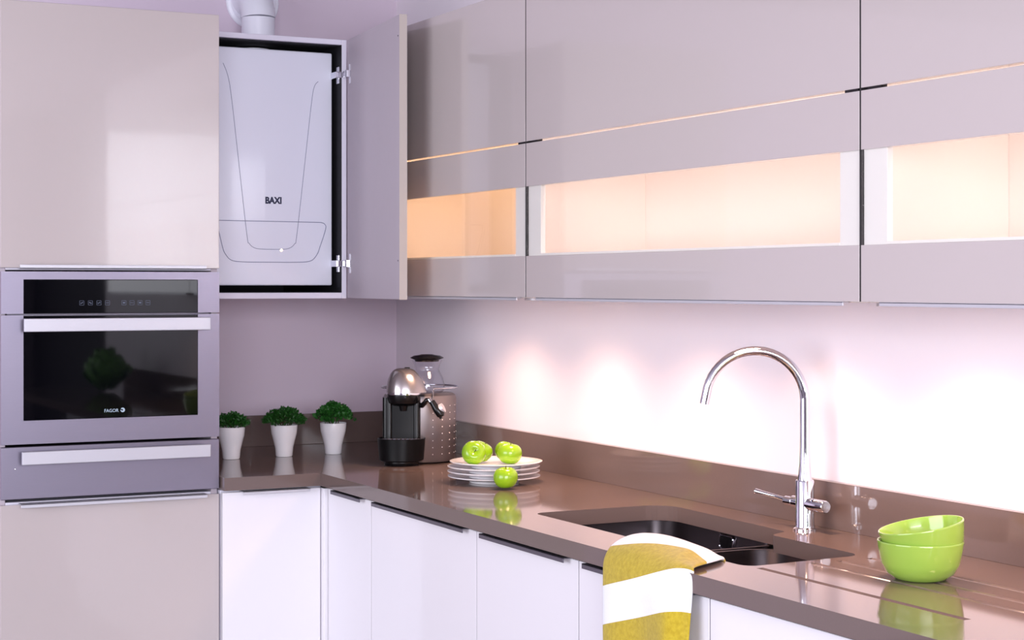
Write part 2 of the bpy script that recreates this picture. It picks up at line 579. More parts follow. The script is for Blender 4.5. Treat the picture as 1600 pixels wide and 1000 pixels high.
# ------------------------------------------------------------------ boiler cupboard
BX0, BX1, BY = 1.476, 1.973, 4.975
bc = thing('boiler_cupboard', ((BX0 + BX1) / 2, BY, 1.393), 'open wall cupboard with black interior, housing the boiler', 'cupboard')
box('side_panel', BX1 - .016, BX1, BY, YW - .002, 1.393, 2.187, M['carcass'], bc)
box('side_panel', BX0, BX0 + .016, BY, YW - .002, 1.393, 2.187, M['carcass'], bc)
box('top_panel', BX0 + .016, BX1 - .016, BY, YW - .002, 2.171, 2.187, M['carcass'], bc)
box('bottom_panel', BX0 + .016, BX1 - .016, BY, YW - .002, 1.393, 1.411, M['carcass'], bc)
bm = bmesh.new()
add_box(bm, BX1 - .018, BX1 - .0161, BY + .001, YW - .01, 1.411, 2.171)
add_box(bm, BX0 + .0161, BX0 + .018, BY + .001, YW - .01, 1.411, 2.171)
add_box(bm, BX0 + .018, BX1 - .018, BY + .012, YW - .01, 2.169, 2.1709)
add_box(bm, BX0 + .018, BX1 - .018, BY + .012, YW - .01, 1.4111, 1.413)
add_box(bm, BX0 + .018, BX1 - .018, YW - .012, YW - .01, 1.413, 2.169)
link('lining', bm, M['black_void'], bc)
# door, opened about 84 degrees
hin = Vector((1.9735, 4.972, 0)); fre = Vector((1.9125, 4.427, 0))
dl = (fre - hin).length
dirv = (fre - hin).normalized(); nrm = Vector((-dirv.y, dirv.x, 0))   # towards +X
DM = Matrix(((dirv.x, nrm.x, 0, hin.x), (dirv.y, nrm.y, 0, hin.y), (0, 0, 1, 0), (0, 0, 0, 1)))
bm = bmesh.new()
add_box(bm, 0, dl, 0, .0215, 1.394, 2.186, .0012, mtx=DM)
dr = link('door', bm, M['taupe_back'], bc)
bm = bmesh.new()
add_box(bm, .001, dl + .0006, .0205, .0225, 1.3935, 2.1865, .0005, mtx=DM)
link('gloss_face', bm, M['taupe'], dr)
bm = bmesh.new()
add_box(bm, dl - .0008, dl + .0010, -.0003, .0215, 1.3932, 2.1865, .0004, mtx=DM)
link('edge_strip', bm, M['edge'], dr)
for zc in (2.079, 1.500):
    bm = bmesh.new()
    add_box(bm, .030, .042, -.0025, .001, zc - .030, zc + .030, .0008, mtx=DM)
    add_lathe(bm, [(0, -.010), (.013, -.010), (.013, .010), (0, .010)], 16, (0, 0, 0),
              mtx=DM @ Matrix.Translation((.032, -.004, zc)))
    add_box(bm, -.004, .030, -.016, -.003, zc - .009, zc + .009, .002, mtx=DM)
    add_box(bm, 1.938, 1.956, BY - .002, BY + .055, zc - .010, zc + .010, .002)
    add_box(bm, 1.950, 1.9555, BY + .008, BY + .03, zc - .026, zc + .026, .001)
    link('hinge', bm, M['chrome'], dr)
for zc in (2.128, 1.502):
    lathe('bumper', [(0, .002), (.0018, .0015), (.0022, 0)], M['alu_dark'], dr, 8,
          mtx=Matrix.Translation(-root_off(dr)) @ DM @ Matrix.Translation((dl - .012, 0, zc)) @ Matrix.Rotation(R(90), 4, 'X'))

# ------------------------------------------------------------------ boiler
blr = thing('wall_boiler', (1.747, 5.02, 1.432), 'white wall-hung gas boiler inside the open cupboard', 'boiler')
P0, P1 = 1.551, 1.943
FY = 5.020
bm = bmesh.new()
add_box(bm, P0, P1, FY, 5.38, 1.433, 2.150, .005, 3)
casing = link('casing', bm, M['boiler'], blr, smooth=30)


def line_path(name, pts, rad, m, parent):
    return tube(name, [(x, FY - .0002, z) for x, z in pts], rad, m, parent, 6)


def smooth_path(pts, n=8):
    """Catmull-Rom through the given (x, z) points."""
    out = []
    P = [pts[0]] + pts + [pts[-1]]
    for i in range(1, len(P) - 2):
        p0, p1, p2, p3 = P[i - 1], P[i], P[i + 1], P[i + 2]
        for k in range(n):
            t = k / n
            out.append(tuple(0.5 * (2 * p1[j] + (p2[j] - p0[j]) * t + (2 * p0[j] - 5 * p1[j] + 4 * p2[j] - p3[j]) * t * t
                                    + (3 * p1[j] - p0[j] - 3 * p2[j] + p3[j]) * t ** 3) for j in range(len(p1))))
    out.append(tuple(pts[-1]))
    return out


flap_pts = [(1.582, 1.628), (1.578, 1.612), (1.592, 1.550), (1.601, 1.528), (1.620, 1.509), (1.66, 1.504), (1.747, 1.5035), (1.834, 1.504), (1.874, 1.509),
            (1.893, 1.528), (1.902, 1.550), (1.921, 1.606), (1.918, 1.622), (1.905, 1.627)]
line_path('flap_seam', smooth_path(flap_pts, 5) + [(1.747, 1.6275), (1.582, 1.628)], .0012, M['line'], blr)
u_pts = [(1.594, 2.100), (1.609, 2.062), (1.620, 2.000), (1.640, 1.83), (1.668, 1.590), (1.676, 1.560), (1.694, 1.546), (1.720, 1.543), (1.747, 1.5425),
         (1.776, 1.543), (1.802, 1.546), (1.820, 1.560), (1.828, 1.590), (1.856, 1.83), (1.876, 2.00), (1.885, 2.045), (1.897, 2.060)]
line_path('u_groove', smooth_path(u_pts, 5), .0009, M['line'], blr)
text_mesh('lettering', 'BAXI', .0275, M['navy'], blr, (1.726, FY - .0007, 1.682), (R(90), 0, 0), offset=.0012, xs=.88)
lathe('status_light', [(0, .001), (.004, 0)], M['led'], blr, 12,
      mtx=Matrix.Translation(Vector((1.778, FY - .0004, 1.5405)) - root_off(blr)) @ Matrix.Rotation(R(90), 4, 'X'))
lathe('flue_outlet', [(.055, 0), (.055, .014), (0, .014)], M['flue'], blr, 24, center=tuple(Vector((1.735, 5.16, 2.150)) - root_off(blr)))

# flue above the cupboard
fl = thing('boiler_flue', (1.828, 5.385, 2.187), 'white round flue pipe rising from the boiler cupboard into the wall', 'flue pipe')
fx, fy, fr = 1.828, 5.385, .0535
arc = [(fx, fy, 2.1875), (fx, fy, 2.28)]
tube('pipe', [(fx, fy, 2.1875), (fx, fy, 2.300)], fr, M['flue'], fl, 32)
elb = [(fx, fy + .071 * (1 - math.cos(R(a))), 2.30 + .071 * math.sin(R(a))) for a in range(0, 91, 10)]
tube('elbow', elb, fr + .0015, M['flue'], fl, 32)
tube('horizontal_pipe', [(fx, fy + .071, 2.371), (fx, YW - .001, 2.371)], fr, M['flue'], fl, 32)
bm = bmesh.new()
add_lathe(bm, [(fr + .001, 0), (.088, 0), (.091, .004), (.088, .009), (.078, .011), (.074, .02), (fr + .004, .022), (fr + .001, .022)], 40,
          mtx=Matrix.Translation((fx + .022, YW - .0005, 2.371)) @ Matrix.Rotation(R(90), 4, 'X'))
link('wall_collar', bm, M['flue'], fl, smooth=40)

# ------------------------------------------------------------------ wall cabinets along the right wall
def wall_cabinet(y0, y1, label, led_power, led_color):
    """y0 < y1; doors face -X."""
    t = thing('wall_cabinet', (UX, (y0 + y1) / 2, UB), label, 'wall cabinet', 'gloss wall cabinets along the right wall')
    g = .0025
    a, b = y0 + g, y1 - g
    cx = UX + .0205
    box('side_panel', cx, XW - .003, a, a + .016, UB + .004, UT, M['interior'], t)
    box('side_panel', cx, XW - .003, b - .016, b, UB + .004, UT, M['interior'], t)
    box('top_panel', cx, XW - .003, a + .016, b - .016, UT - .016, UT, M['interior'], t)
    box('bottom_panel', cx, XW - .003, a + .016, b - .016, UB + .004, UB + .020, M['interior'], t)
    box('back_panel', XW - .011, XW - .003, a + .016, b - .016, UB + .020, UT - .016, M['interior'], t)
    box('upper_door', UX, UX + .020, a, b, 1.7955, UT, M['taupe'], t, .0004)
    bm = bmesh.new()
    add_box(bm, UX, UX + .020, a, b, 1.682, 1.7905, .0004)
    add_box(bm, UX, UX + .020, a, b, UB + .006, 1.507, .0004)
    fd = link('flap_door', bm, M['taupe'], t)
    box('glass_pane', UX + .0005, UX + .0045, a + .0005, b - .0005, 1.506, 1.683, M['glass'], fd, 0)
    box('stile', UX + .007, UX + .020, a, a + .066, 1.5065, 1.6825, M['frame'], fd, .0008)
    box('stile', UX + .007, UX + .020, b - .066, b, 1.5065, 1.6825, M['frame'], fd, .0008)
    box('rail', UX + .006, UX + .020, a + .066, b - .066, 1.5072, 1.513, M['frame'], fd, .0008)
    bm = bmesh.new()
    add_box(bm, UX + .001, UX + .004, a + .05, b - .05, UB - .002, UB + .008, .0006)
    add_box(bm, UX + .001, UX + .016, a + .05, b - .05, UB + .0035, UB + .0058, .0006)
    link('pull_strip', bm, M['alu'], fd)
    for yy in (a + .03, b - .03):
        box('stay_hinge', UX + .006, UX + .020, yy - .02, yy + .02, 1.7906, 1.7954, M['black_plastic'], t, 0)
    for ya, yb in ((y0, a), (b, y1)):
        box('gap_shade', UX + .0006, UX + .0204, ya, yb, UB + .006, UT, M['gap_dark'], t, 0)  # dark strip added to paint shade into the gap between doors
    # warm strip light under the cabinet top
    ls = box('led_strip', UX + .06, UX + .075, a + .06, b - .06, UT - .022, UT - .0165, M['led'], t, .0005)
    ld = bpy.data.lights.new('led_strip_light', 'AREA')
    ld.shape = 'RECTANGLE'; ld.size = .03; ld.size_y = (b - a) - .15
    ld.energy = led_power; ld.color = led_color
    lo = bpy.data.objects.new('led_strip_light', ld)
    lo.location = (UX + .0675, (a + b) / 2, UT - .026)
    lo.rotation_euler = (0, R(-25), 0)
    COL.objects.link(lo)
    return t


S1, S2 = 3.8715, 2.543
wall_cabinet(S1, 4.960, 'gloss taupe wall cabinet beside the open boiler door, glowing orange inside', 2.6, (1.0, 0.72, 0.45))
wall_cabinet(S2, S1, 'wide gloss taupe wall cabinet with glass band, middle of the three', 2.5, (1.0, 0.91, 0.88))
wall_cabinet(1.215, S2, 'gloss taupe wall cabinet with glass band at the right edge, above the green bowls', 2.5, (1.0, 0.91, 0.88))

# puck lights under the wall cabinets
for i, y in enumerate([4.53, 4.047, 3.563, 3.08, 2.60, 2.10, 1.62]):  # the last one is added out of view to brighten the lettuce
    words = ['nearest the coffee machine', 'second from the coffee machine', 'third from the coffee machine', 'above the tap', 'above the green bowls', 'beside the right edge of the photo', 'unseen, added to brighten the lettuce']
    p = thing('puck_light', (2.145, y, UB + .004), 'small round warm light under the wall cabinets, ' + words[i], 'light', 'lights under the wall cabinets')
    lathe('housing', [(0, 0), (.034, 0), (.034, -.0075), (.028, -.009), (.028, -.006), (0, -.006)], M['alu'], p, 24)
    lathe('lens', [(0, -.0061), (.027, -.0061), (.027, -.0075), (0, -.0085)], M['lens'], p, 24)
    ld = bpy.data.lights.new('puck_spot', 'SPOT')
    ld.energy = 12; ld.color = (1.0, 0.62, 0.42); ld.spot_size = R(142); ld.spot_blend = 1.0
    ld.shadow_soft_size = .06
    lo = bpy.data.objects.new('puck_spot', ld)
    lo.location = (2.145, y, UB - .012)
    COL.objects.link(lo)

# ------------------------------------------------------------------ base cabinets
DX = 1.779           # door face, right run
DTOP = .856


def base_cabinet_right(y0, y1, label, h0, h1):
    t = thing('base_cabinet', (DX, (y0 + y1) / 2, 0), label, 'base cabinet', 'white base cabinets under the worktop')
    a, b = y0 + .0015, y1 - .0015
    box('body', DX + .021, XW - .003, a, b, .14, 0.64, M['carcass'], t)
    box('front_rail', DX + .024, DX + .042, a, b, .80, WT - WTH - .001, M['gap_dark'], t)
    box('plinth', DX + .05, DX + .068, y0, y1, 0, .139, M['white_gloss'], t)
    d = box('door', DX, DX + .020, a, b, .15, DTOP, M['white_gloss'], t, .0012)
    for ya, yb in ((y0, a), (b, y1)):
        box('gap_shade', DX + .0012, DX + .0205, ya, yb, .15, DTOP, M['gap_grey'], t, 0)  # grey strip added in place of the shade between base doors
    if h0 is not None:
        bm = bmesh.new()
        add_box(bm, DX - .020, DX + .012, h0, h1, DTOP + .0003, DTOP + .0028, .0006)
        add_box(bm, DX - .020, DX - .0175, h0, h1, DTOP - .008, DTOP + .0028, .0006)
        link('handle', bm, M['alu_dark'], d)  # darker metal than the back-run handle, shade put into the colour
    return t


base_cabinet_right(4.309, 4.628, 'narrow white base cabinet in the corner of the right run', 4.345, 4.560)
base_cabinet_right(3.663, 4.309, 'wide white base cabinet below the plates and apples', 3.700, 4.262)
base_cabinet_right(3.173, 3.663, 'white base cabinet between the towel and the wide cabinet', 3.205, 3.610)
base_cabinet_right(2.679, 3.173, 'white base cabinet below the sink, partly covered by the striped towel', 2.72, 3.125)
base_cabinet_right(2.03, 2.679, 'white base cabinet at the bottom right, below the draining grooves', None, None)
base_cabinet_right(1.43, 2.03, 'white base cabinet of the right run, past the right edge of the photo', None, None)
# corner unit on the back run
t = thing('base_cabinet', ((TX1 + DX) / 2, 4.654, 0), 'white corner base cabinet beside the tall oven cabinet, below the potted plants', 'base cabinet', 'white base cabinets under the worktop')
box('body', TX1 + .003, DX - .004, 4.676, YW - .003, .14, WT - WTH - .002, M['carcass'], t)
box('plinth', TX1 + .002, DX + .05, 4.71, 4.728, 0, .139, M['white_gloss'], t)
d = box('door', TX1 + .004, 1.7655, 4.654, 4.674, .15, DTOP, M['white_gloss'], t, .0012)
bm = bmesh.new()
add_box(bm, 1.530, 1.728, 4.634, 4.668, DTOP + .0003, DTOP + .0028, .0006)
add_box(bm, 1.530, 1.728, 4.634, 4.6365, DTOP - .006, DTOP + .0028, .0006)
link('handle', bm, M['alu'], d)  # paler metal than the right run, painting in the light it faces
box('corner_post', 1.7675, DX + .02, 4.630, 4.673, .15, DTOP, M['white_gloss'], t, .0012)
bm = bmesh.new()
add_box(bm, DX + .0225, 1.85, 4.64, 4.66, .14, WT - WTH - .002)
link('filler', bm, M['gap_dark'], t)

# ------------------------------------------------------------------ worktop with sink cut-out and draining grooves
bm = bmesh.new()
Lp = [(TX1 + .002, YF), (XF, YF), (XF, Y_END), (XW - .002, Y_END), (XW - .002, YW - .002), (TX1 + .002, YW - .002)]
add_prism(bm, Lp, WT - WTH, WT)
wt = tag(link('worktop', bm, M['worktop']), 'glossy taupe stone worktop, L-shaped, with sink cut-out and draining grooves', 'worktop')
cut = rounded([(1.892, 3.592, .03), (1.892, 2.722, .03), (2.175, 2.736, .035), (2.180, 3.045, .02), (2.238, 3.075, .02), (2.258, 3.592, .07)], 8)
bm = bmesh.new()
add_prism(bm, cut, WT - WTH - .05, WT + .05)
for xg, ya, yb in [(2.165, 2.15, 2.70), (2.092, 2.15, 2.70), (2.030, 2.13, 2.70), (1.905, 2.13, 2.70)]:
    n0 = len(bm.verts)
    add_tube(bm, [(xg, ya, WT + .009), (xg, (ya + yb) / 2, WT + .009), (xg, yb, WT + .009)], .012, 32)
boolean_cut(wt, bm)
bv = wt.modifiers.new('soft_edges', 'BEVEL')
bv.width = .0018; bv.segments = 2; bv.limit_method = 'ANGLE'; bv.angle_limit = R(50)

# upstands
o = box('upstand', TX1 + .002, XW - .002, YW - .020, YW - .0015, WT, 1.0025, M['worktop'], None, .0012)
tag(o, 'low taupe stone upstand on the back wall behind the plants', 'upstand')
o = box('upstand', XW - .0185, XW - .0015, Y_END, YW - .0205, WT, 1.0025, M['worktop'], None, .0006)
tag(o, 'long taupe stone upstand on the right wall behind tap and plates', 'upstand')

# ------------------------------------------------------------------ sink
sk = thing('undermount_sink', (2.07, 3.16, .70), 'stainless steel double-bowl sink set under the worktop', 'sink')
ZR = WT - WTH - .0015


def bowl_mesh(x0, x1, y0, y1, r, depth):
    bm = bmesh.new()
    prof = [(.012, 0), (0, 0), (0, -.004), (-.006, -depth + .03), (-.014, -depth + .010), (-.034, -depth), (-.10, -depth - .003)]
    rings = []
    for off, dz in prof:
        rr = max(.012, r + off)
        pts = rounded([(x0 - off, y1 + off, rr), (x0 - off, y0 - off, rr), (x1 + off, y0 - off, rr), (x1 + off, y1 + off, rr)], 8)
        rings.append([bm.verts.new((x, y, ZR + dz)) for x, y in pts])
    for A, B in zip(rings, rings[1:]):
        for i in range(len(A)):
            j = (i + 1) % len(A)
            bm.faces.new((A[i], A[j], B[j], B[i]))
    bm.faces.new(rings[-1])
    return bm


link('main_bowl', bowl_mesh(1.884, 2.270, 3.136, 3.605, .065, .17), M['steel_sink'], sk, smooth=40)
link('small_bowl', bowl_mesh(1.884, 2.222, 2.738, 3.100, .075, .13), M['steel_sink'], sk, smooth=40)
for (x, y, dep) in [(2.08, 3.37, .17), (2.05, 2.92, .13)]:
    lathe('drain', [(0, .004), (.02, .004), (.036, .003), (.040, 0)], M['chrome'], sk, 24,
          center=tuple(Vector((x, y, ZR - dep - .003)) - root_off(sk)))
# overflow plate on the back wall of the main bowl
bm = bmesh.new()
ovp = rounded([(-.027, -.016, .007), (.027, -.016, .007), (.027, .016, .007), (-.027, .016, .007)], 4)
add_tube(bm, [(2.2665, 3.345 + x, .838 + z) for x, z in ovp + [ovp[0]]], .0022, 6, False)

ovf = link('overflow', bm, M['chrome'], sk, smooth=40)
box('slot', 2.266, 2.2685, 3.320, 3.370, .825, .851, M['black_plastic'], ovf, .0005)

# ------------------------------------------------------------------ tap
tp = thing('mixer_tap', (2.289, 3.075, WT), 'tall chrome swan-neck mixer tap behind the sink', 'tap')
tx, ty = 2.289, 3.075
lathe('body', [(0, 0), (.0255, 0), (.0255, .004), (.0215, .007), (.0205, .012), (.0205, .106), (.0190, .109), (0, .109)], M['chrome'], tp, 32)
rx, ry = math.cos(YAW), -math.sin(YAW)
R0 = .1075
path = [(tx, ty, WT + .105), (tx, ty, WT + .12), (tx, ty, WT + .145), (tx, ty, WT + .20), (tx, ty, WT + .26)]
ZA = .283
for k in range(0, 25):
    a = R(172) * k / 24
    dd = R0 * (1 - math.cos(a))
    path.append((tx - rx * dd, ty - ry * dd, WT + ZA + R0 * math.sin(a)))
e0 = Vector(path[-1]); e1 = Vector(path[-2]); td = (e0 - e1).normalized()
path += [tuple(e0 + td * .012), tuple(e0 + td * .024)]
rad = [.0165, .0142, .0116, .0104, .0104] + [.0104] * 27
tube('spout', path, rad, M['chrome'], tp, 20)
ZH = WT + .058
tube('valve_barrel', [(tx, ty + .040, ZH), (tx, ty + .0, ZH), (tx, ty - .073, ZH), (tx, ty - .075, ZH)], [.0135, .0135, .0135, .012], M['chrome'], tp, 24)
tube('lever_hub', [(tx - .004, ty + .036, ZH), (tx - .004, ty + .062, ZH)], .0105, M['chrome'], tp, 18)
tube('lever', [(tx - .006, ty + .054, ZH + .002), (tx - .016, ty + .084, ZH + .007), (tx - .030, ty + .118, ZH + .0125), (tx - .036, ty + .133, ZH + .015)],
     [.0045, .0042, .0050, .0062], M['chrome'], tp, 14)
lathe('screw_cap', [(0, .003), (.004, .002), (.005, 0)], M['chrome'], tp, 12, center=(-.010, -.035, .071))

# ------------------------------------------------------------------ striped towel
def make_towel():
    NT = 15
    # rows: (X at left, X at right, z base, is hanging)
    top = [(1.912, .790), (1.908, .830), (1.903, .870), (1.893, .905), (1.878, .918), (1.852, .928), (1.822, .931), (1.792, .928), (1.768, .919), (1.751, .903)]
    hang = [.885, .865, .845, .82, .79, .76, .73, .70, .67, .64, .61, .58, .55]
    rows = []
    for x, z in top: rows.append((x, z, 0))
    for z in hang: rows.append((1.745, z, 1))
    L = [0.0] * len(rows)
    # length coordinate: equals z on the hanging part, grows over the top
    idx = len(top)
    L[idx] = rows[idx][1]
    for i in range(idx - 1, -1, -1):
        L[i] = L[i + 1] + math.hypot(rows[i][0] - rows[i + 1][0], rows[i][1] - rows[i + 1][1])
    for i in range(idx + 1, len(rows)): L[i] = rows[i][1]
    bm = bmesh.new()
    uvl = bm.loops.layers.uv.new('UVMap')
    grid = []; uvs = {}
    for i, (x, z, hg) in enumerate(rows):
        line = []
        for j in range(NT):
            t = j / (NT - 1)
            if hg:
                sp = (.905 - z) / .36
                y = 3.004 - (.302 + .0 * sp) * t - .03 * sp * (1 - t)
                fold = .010 * math.sin(t * 7.5 + 1.0) * min(1, sp * 2.2) + .010 * math.sin(t * 3.1)
                xx = x - .004 - max(0, fold) * 1.0 - .018 * sp * max(0, t - .55) * 2
                if t > .9: xx += .020
                zz = z
            else:
                k = i / (len(top) - 1)           # 0 inside sink .. 1 front edge
                yr = 2.800 - .098 * max(0, (k - .33) / .67)
                y = 3.000 + (yr - 3.000) * t
                xx = x - .004 * math.sin(t * 6)
                zz = z
                if i > 3:
                    arch = math.sin(math.pi * min(1, (k - .3) / .7))
                    zz += .006 * math.sin(t * 5.2) * arch
                    zz -= max(0, t - .78) * .10 * arch      # right end sinks to the stone
                    zz = max(zz, .908)
                if i == len(top) - 1 and t > .9: xx += .008
            v = bm.verts.new((xx, y, zz))
            uvs[v] = (t, L[i] - .080 * min(t, .88))
            line.append(v)
        grid.append(line)
    for a in range(len(grid) - 1):
        for j in range(NT - 1):
            f = bm.faces.new((grid[a][j], grid[a][j + 1], grid[a + 1][j + 1], grid[a + 1][j]))
            for lp in f.loops: lp[uvl].uv = uvs[lp.vert]
    o = link('dish_towel', bm, M['towel'], smooth=True)
    sd = o.modifiers.new('thickness', 'SOLIDIFY'); sd.thickness = .007; sd.offset = 0
    sb = o.modifiers.new('soften', 'SUBSURF'); sb.levels = 2; sb.render_levels = 2
    return tag(o, 'mustard and white striped towel draped over the worktop edge at the sink', 'towel')


make_towel()

# ------------------------------------------------------------------ plates
pl_prof = [(0, .003), (.060, .003), (.062, 0), (.067, 0), (.069, .004), (.086, .009), (.1225, .0152), (.1256, .0168), (.1258, .0184), (.1230, .0190),
           (.090, .0142), (.080, .0122), (.060, .012), (0, .012)]
PX, PYc = 2.099, 4.206
first = None
plabels = ['bottom white plate of the stack, resting on the worktop', 'second white plate from the bottom of the stack',
           'third white plate from the bottom of the stack', 'topmost white plate of the stack, carrying four green apples']
poff = [(-.002, .002), (-.003, .003), (-.004, .0), (.002, -.002)]
for i in range(4):
    loc = (PX + poff[i][0], PYc + poff[i][1], WT + .0006 + i * .0132)
    if first is None:
        first = lathe('dinner_plate', pl_prof, M['plate'], None, 56)
        o = first
    else:
        o = first.copy(); COL.objects.link(o)
    o.location = loc
    tag(o, plabels[i], 'plate', 'stacked white plates')
PTOP = WT + .0006 + 3 * .0132 + .012

# ------------------------------------------------------------------ apples
ap_prof = []
for k in range(25):
    a = math.pi * k / 24
    r = .0325 * math.sin(a) ** .85 if 0 < k < 24 else 0
    z = -math.cos(a)
    zz = .0285 * z
    zz += .010 * math.exp(-(r / .0095) ** 2) * (1 if z < 0 else -1) * (.75 if z < 0 else 1.0)
    r2 = r * (1 + .06 * z)
    ap_prof.append((r2 if 0 < k < 24 else 0, zz))


def make_apple():
    t = thing('apple', (0, 0, 0), 'x', 'apple', 'green apples')
    lathe('skin', ap_prof, M['apple'], t, 28, smooth=True)
    tube('stem', [(0, 0, .016), (.001, 0, .024), (.003, .001, .031)], [.0011, .001, .0014], M['stem'], t, 6, world=False)
    lathe('calyx', [(0, -.0205), (.0025, -.0215), (.0036, -.0232), (.0022, -.0228), (0, -.0215)], M['calyx'], t, 8)
    return t


def dup(root):
    r = root.copy(); COL.objects.link(r)
    for ch in root.children:
        c = ch.copy(); COL.objects.link(c); c.parent = r
    return r


apples = [
    ((2.021, 4.178, PTOP + .0325), (R(72), R(0), R(-20)), 1.0, 'green apple lying on its side at the left of the plates, base facing out'),
    ((2.066, 4.224, PTOP + .0310), (R(25), R(10), R(40)), .95, 'green apple behind the side-lying one on the top plate'),
    ((2.125, 4.193, PTOP + .0310), (R(20), R(-10), R(130)), .93, 'green apple half hidden behind the upright one on the top plate'),
    ((2.106, 4.132, PTOP + .0305), (R(4), R(3), R(30)), 1.01, 'upright green apple at the right front of the top plate'),
    ((2.051, 4.048, WT + .0300), (R(3), R(-3), R(-30)), 1.0, 'green apple standing on the worktop in front of the plates'),
]
proto = make_apple()
for i, (loc, rot, sc, lab) in enumerate(apples):
    a = proto if i == 0 else dup(proto)
    a.location = loc; a.rotation_euler = rot; a.scale = (sc, sc, sc); a['label'] = lab

# ------------------------------------------------------------------ green bowls
bw = [(0, .004), (.030, .004), (.032, 0), (.044, 0), (.048, .0025), (.061, .012), (.0705, .030), (.0755, .055), (.0772, .0665), (.0775, .0685), (.0768, .0700),
      (.0750, .0698), (.0738, .0665), (.0715, .055), (.066, .032), (.054, .016), (.038, .009), (0, .008)]
BWX, BWY = 2.0935, 2.4655
b1 = lathe('cereal_bowl', bw, M['green_bowl'], None, 56)
b1.location = (BWX, BWY, WT + .0005)
tag(b1, 'lime green bowl standing on the worktop, lower of the two', 'bowl', 'lime green bowls')
b2 = b1.copy(); COL.objects.link(b2)
tag(b2, 'lime green bowl tilted on top of the other green bowl', 'bowl', 'lime green bowls')
b2.rotation_euler = Matrix.Rotation(R(-10.5), 3, Vector((-math.sin(YAW), -math.cos(YAW), 0)) * -1.0).to_euler()
b2.location = (BWX + .012, BWY - .006, WT + .030)

# ------------------------------------------------------------------ potted plants
rng = random.Random(4)


def potted_plant(loc, label, spread, height, kind, mtl, n):
    t = thing('potted_plant', loc, label, 'plant', 'small plants in white pots')
    lathe('pot', [(0, 0), (.0245, 0), (.0262, .003), (.0285, .028), (.0345, .052), (.0398, .072), (.0415, .088), (.0420, .0975), (.0405, .0985), (.0395, .0960), (.038, .086), (0, .086)],
          M['pot'], t, 40)
    lathe('soil', [(.0375, .0862), (.030, .0895), (0, .0900)], M['soil'], t, 20)
    clus = [(rng.uniform(0, 6.28), rng.random() ** .6, .45 + .55 * rng.random()) for _ in range(26)]
    bm = bmesh.new()
    for i in range(n):
        a = rng.uniform(0, 2 * math.pi)
        q = rng.random() ** .5
        ph = rng.random()
        if kind == 'clover':
            ca, cq, cz = clus[i % len(clus)]
            a = ca + rng.gauss(0, .22); q = min(1.15, max(0, cq + rng.gauss(0, .10)))
            ph = min(1, max(0, cz + rng.gauss(0, .16)))
        r = spread * q * rng.uniform(.85, 1.08)
        top = height * math.sqrt(max(.08, 1 - q * q * .85))
        z = .0965 + top * (ph ** .45) * rng.uniform(.9, 1.12)
        if r > .036: z = max(z, .0985 + (r - .036) * .15)
        c = Vector((r * math.cos(a), r * math.sin(a), z))
        s = rng.uniform(.0042, .0068) if kind == 'box' else rng.uniform(.006, .0095)
        d = Vector((math.cos(a) * q + rng.gauss(0, .5), math.sin(a) * q + rng.gauss(0, .5), .55 + rng.gauss(0, .35))).normalized()
        side = d.cross(Vector((rng.gauss(0, 1), rng.gauss(0, 1), rng.gauss(0, 1)))).normalized()
        nn = d.cross(side)
        wdt = .62 if kind == 'box' else .95
        p = [c - d * s, c + side * s * wdt + nn * s * .25, c + d * s, c - side * s * wdt + nn * s * .25, c - d * s * .0 - nn * s * .12]
        vs = [bm.verts.new(v) for v in p]
        for k in range(4):
            bm.faces.new((vs[k], vs[(k + 1) % 4], vs[4]))
    me = bpy.data.meshes.new('foliage'); bm.to_mesh(me); bm.free()
    me.materials.append(mtl)
    o = bpy.data.objects.new('foliage', me); COL.objects.link(o); o.parent = t
    tag(o, kind='stuff')
    bm = bmesh.new()
    for i in range(16):
        a = rng.uniform(0, 6.28); r0 = rng.uniform(0, .022); r1 = r0 + spread * .55 * rng.random()
        add_tube(bm, [(r0 * math.cos(a), r0 * math.sin(a), .088), (.5 * (r0 + r1) * math.cos(a), .5 * (r0 + r1) * math.sin(a), .105),
                      (r1 * math.cos(a), r1 * math.sin(a), .098 + height * .6)], [.0010, .0009, .0006], 5)
    link('stems', bm, M['stem'], t, False)
    return t


potted_plant((1.657, 5.135, WT + .0005), 'potted plant half hidden by the tall cabinet, leftmost of the three pots', .056, .044, 'box', M['leaf'], 900)
potted_plant((1.828, 5.136, WT + .0005), 'broad bushy plant in a white pot, middle of the three pots', .066, .054, 'box', M['leaf'], 1100)
potted_plant((1.994, 5.143, WT + .0005), 'round-leaved plant in a white pot, nearest the coffee machine', .058, .062, 'clover', M['leaf2'], 700)

# ------------------------------------------------------------------ coffee machine
# local frame: +x = to the right seen from the front, -y = front, turned to face the room diagonally
cm = thing('coffee_machine', (2.064, 4.754, WT + .0005), 'black and grey coffee machine with silver dome, in the worktop corner', 'coffee machine', rotz=-YAW)
drum_c = (.046, .099)
# drum body, its front left open for the black column
lathe('tank_body', [(0, .004), (.104, .004), (.108, .010), (.111, .190), (.108, .201), (.100, .206), (0, .207)], M['machine'], cm, 56, center=(drum_c[0], drum_c[1], 0))
bm = bmesh.new()
for k, rows in enumerate(range(8)):
    for j in range(5):
        a = R(-66 + j * 17)
        z = .028 + k * .0205
        rr = .1082 + .003 * (z - .01) / .18
        px, py = drum_c[0] + rr * math.cos(a), drum_c[1] + rr * math.sin(a)
        add_lathe(bm, [(0, .0011), (.0013, .0008), (.0018, -.0004)], 6, mtx=Matrix.Translation((px, py, z)) @ Matrix.Rotation(a, 4, 'Z') @ Matrix.Rotation(R(90), 4, 'Y'))
link('studs', bm, M['stud'], cm, False)
rail = [(drum_c[0] + .117 * math.cos(R(a)), drum_c[1] + .117 * math.sin(R(a)), .225) for a in range(-66, 253, 6)]
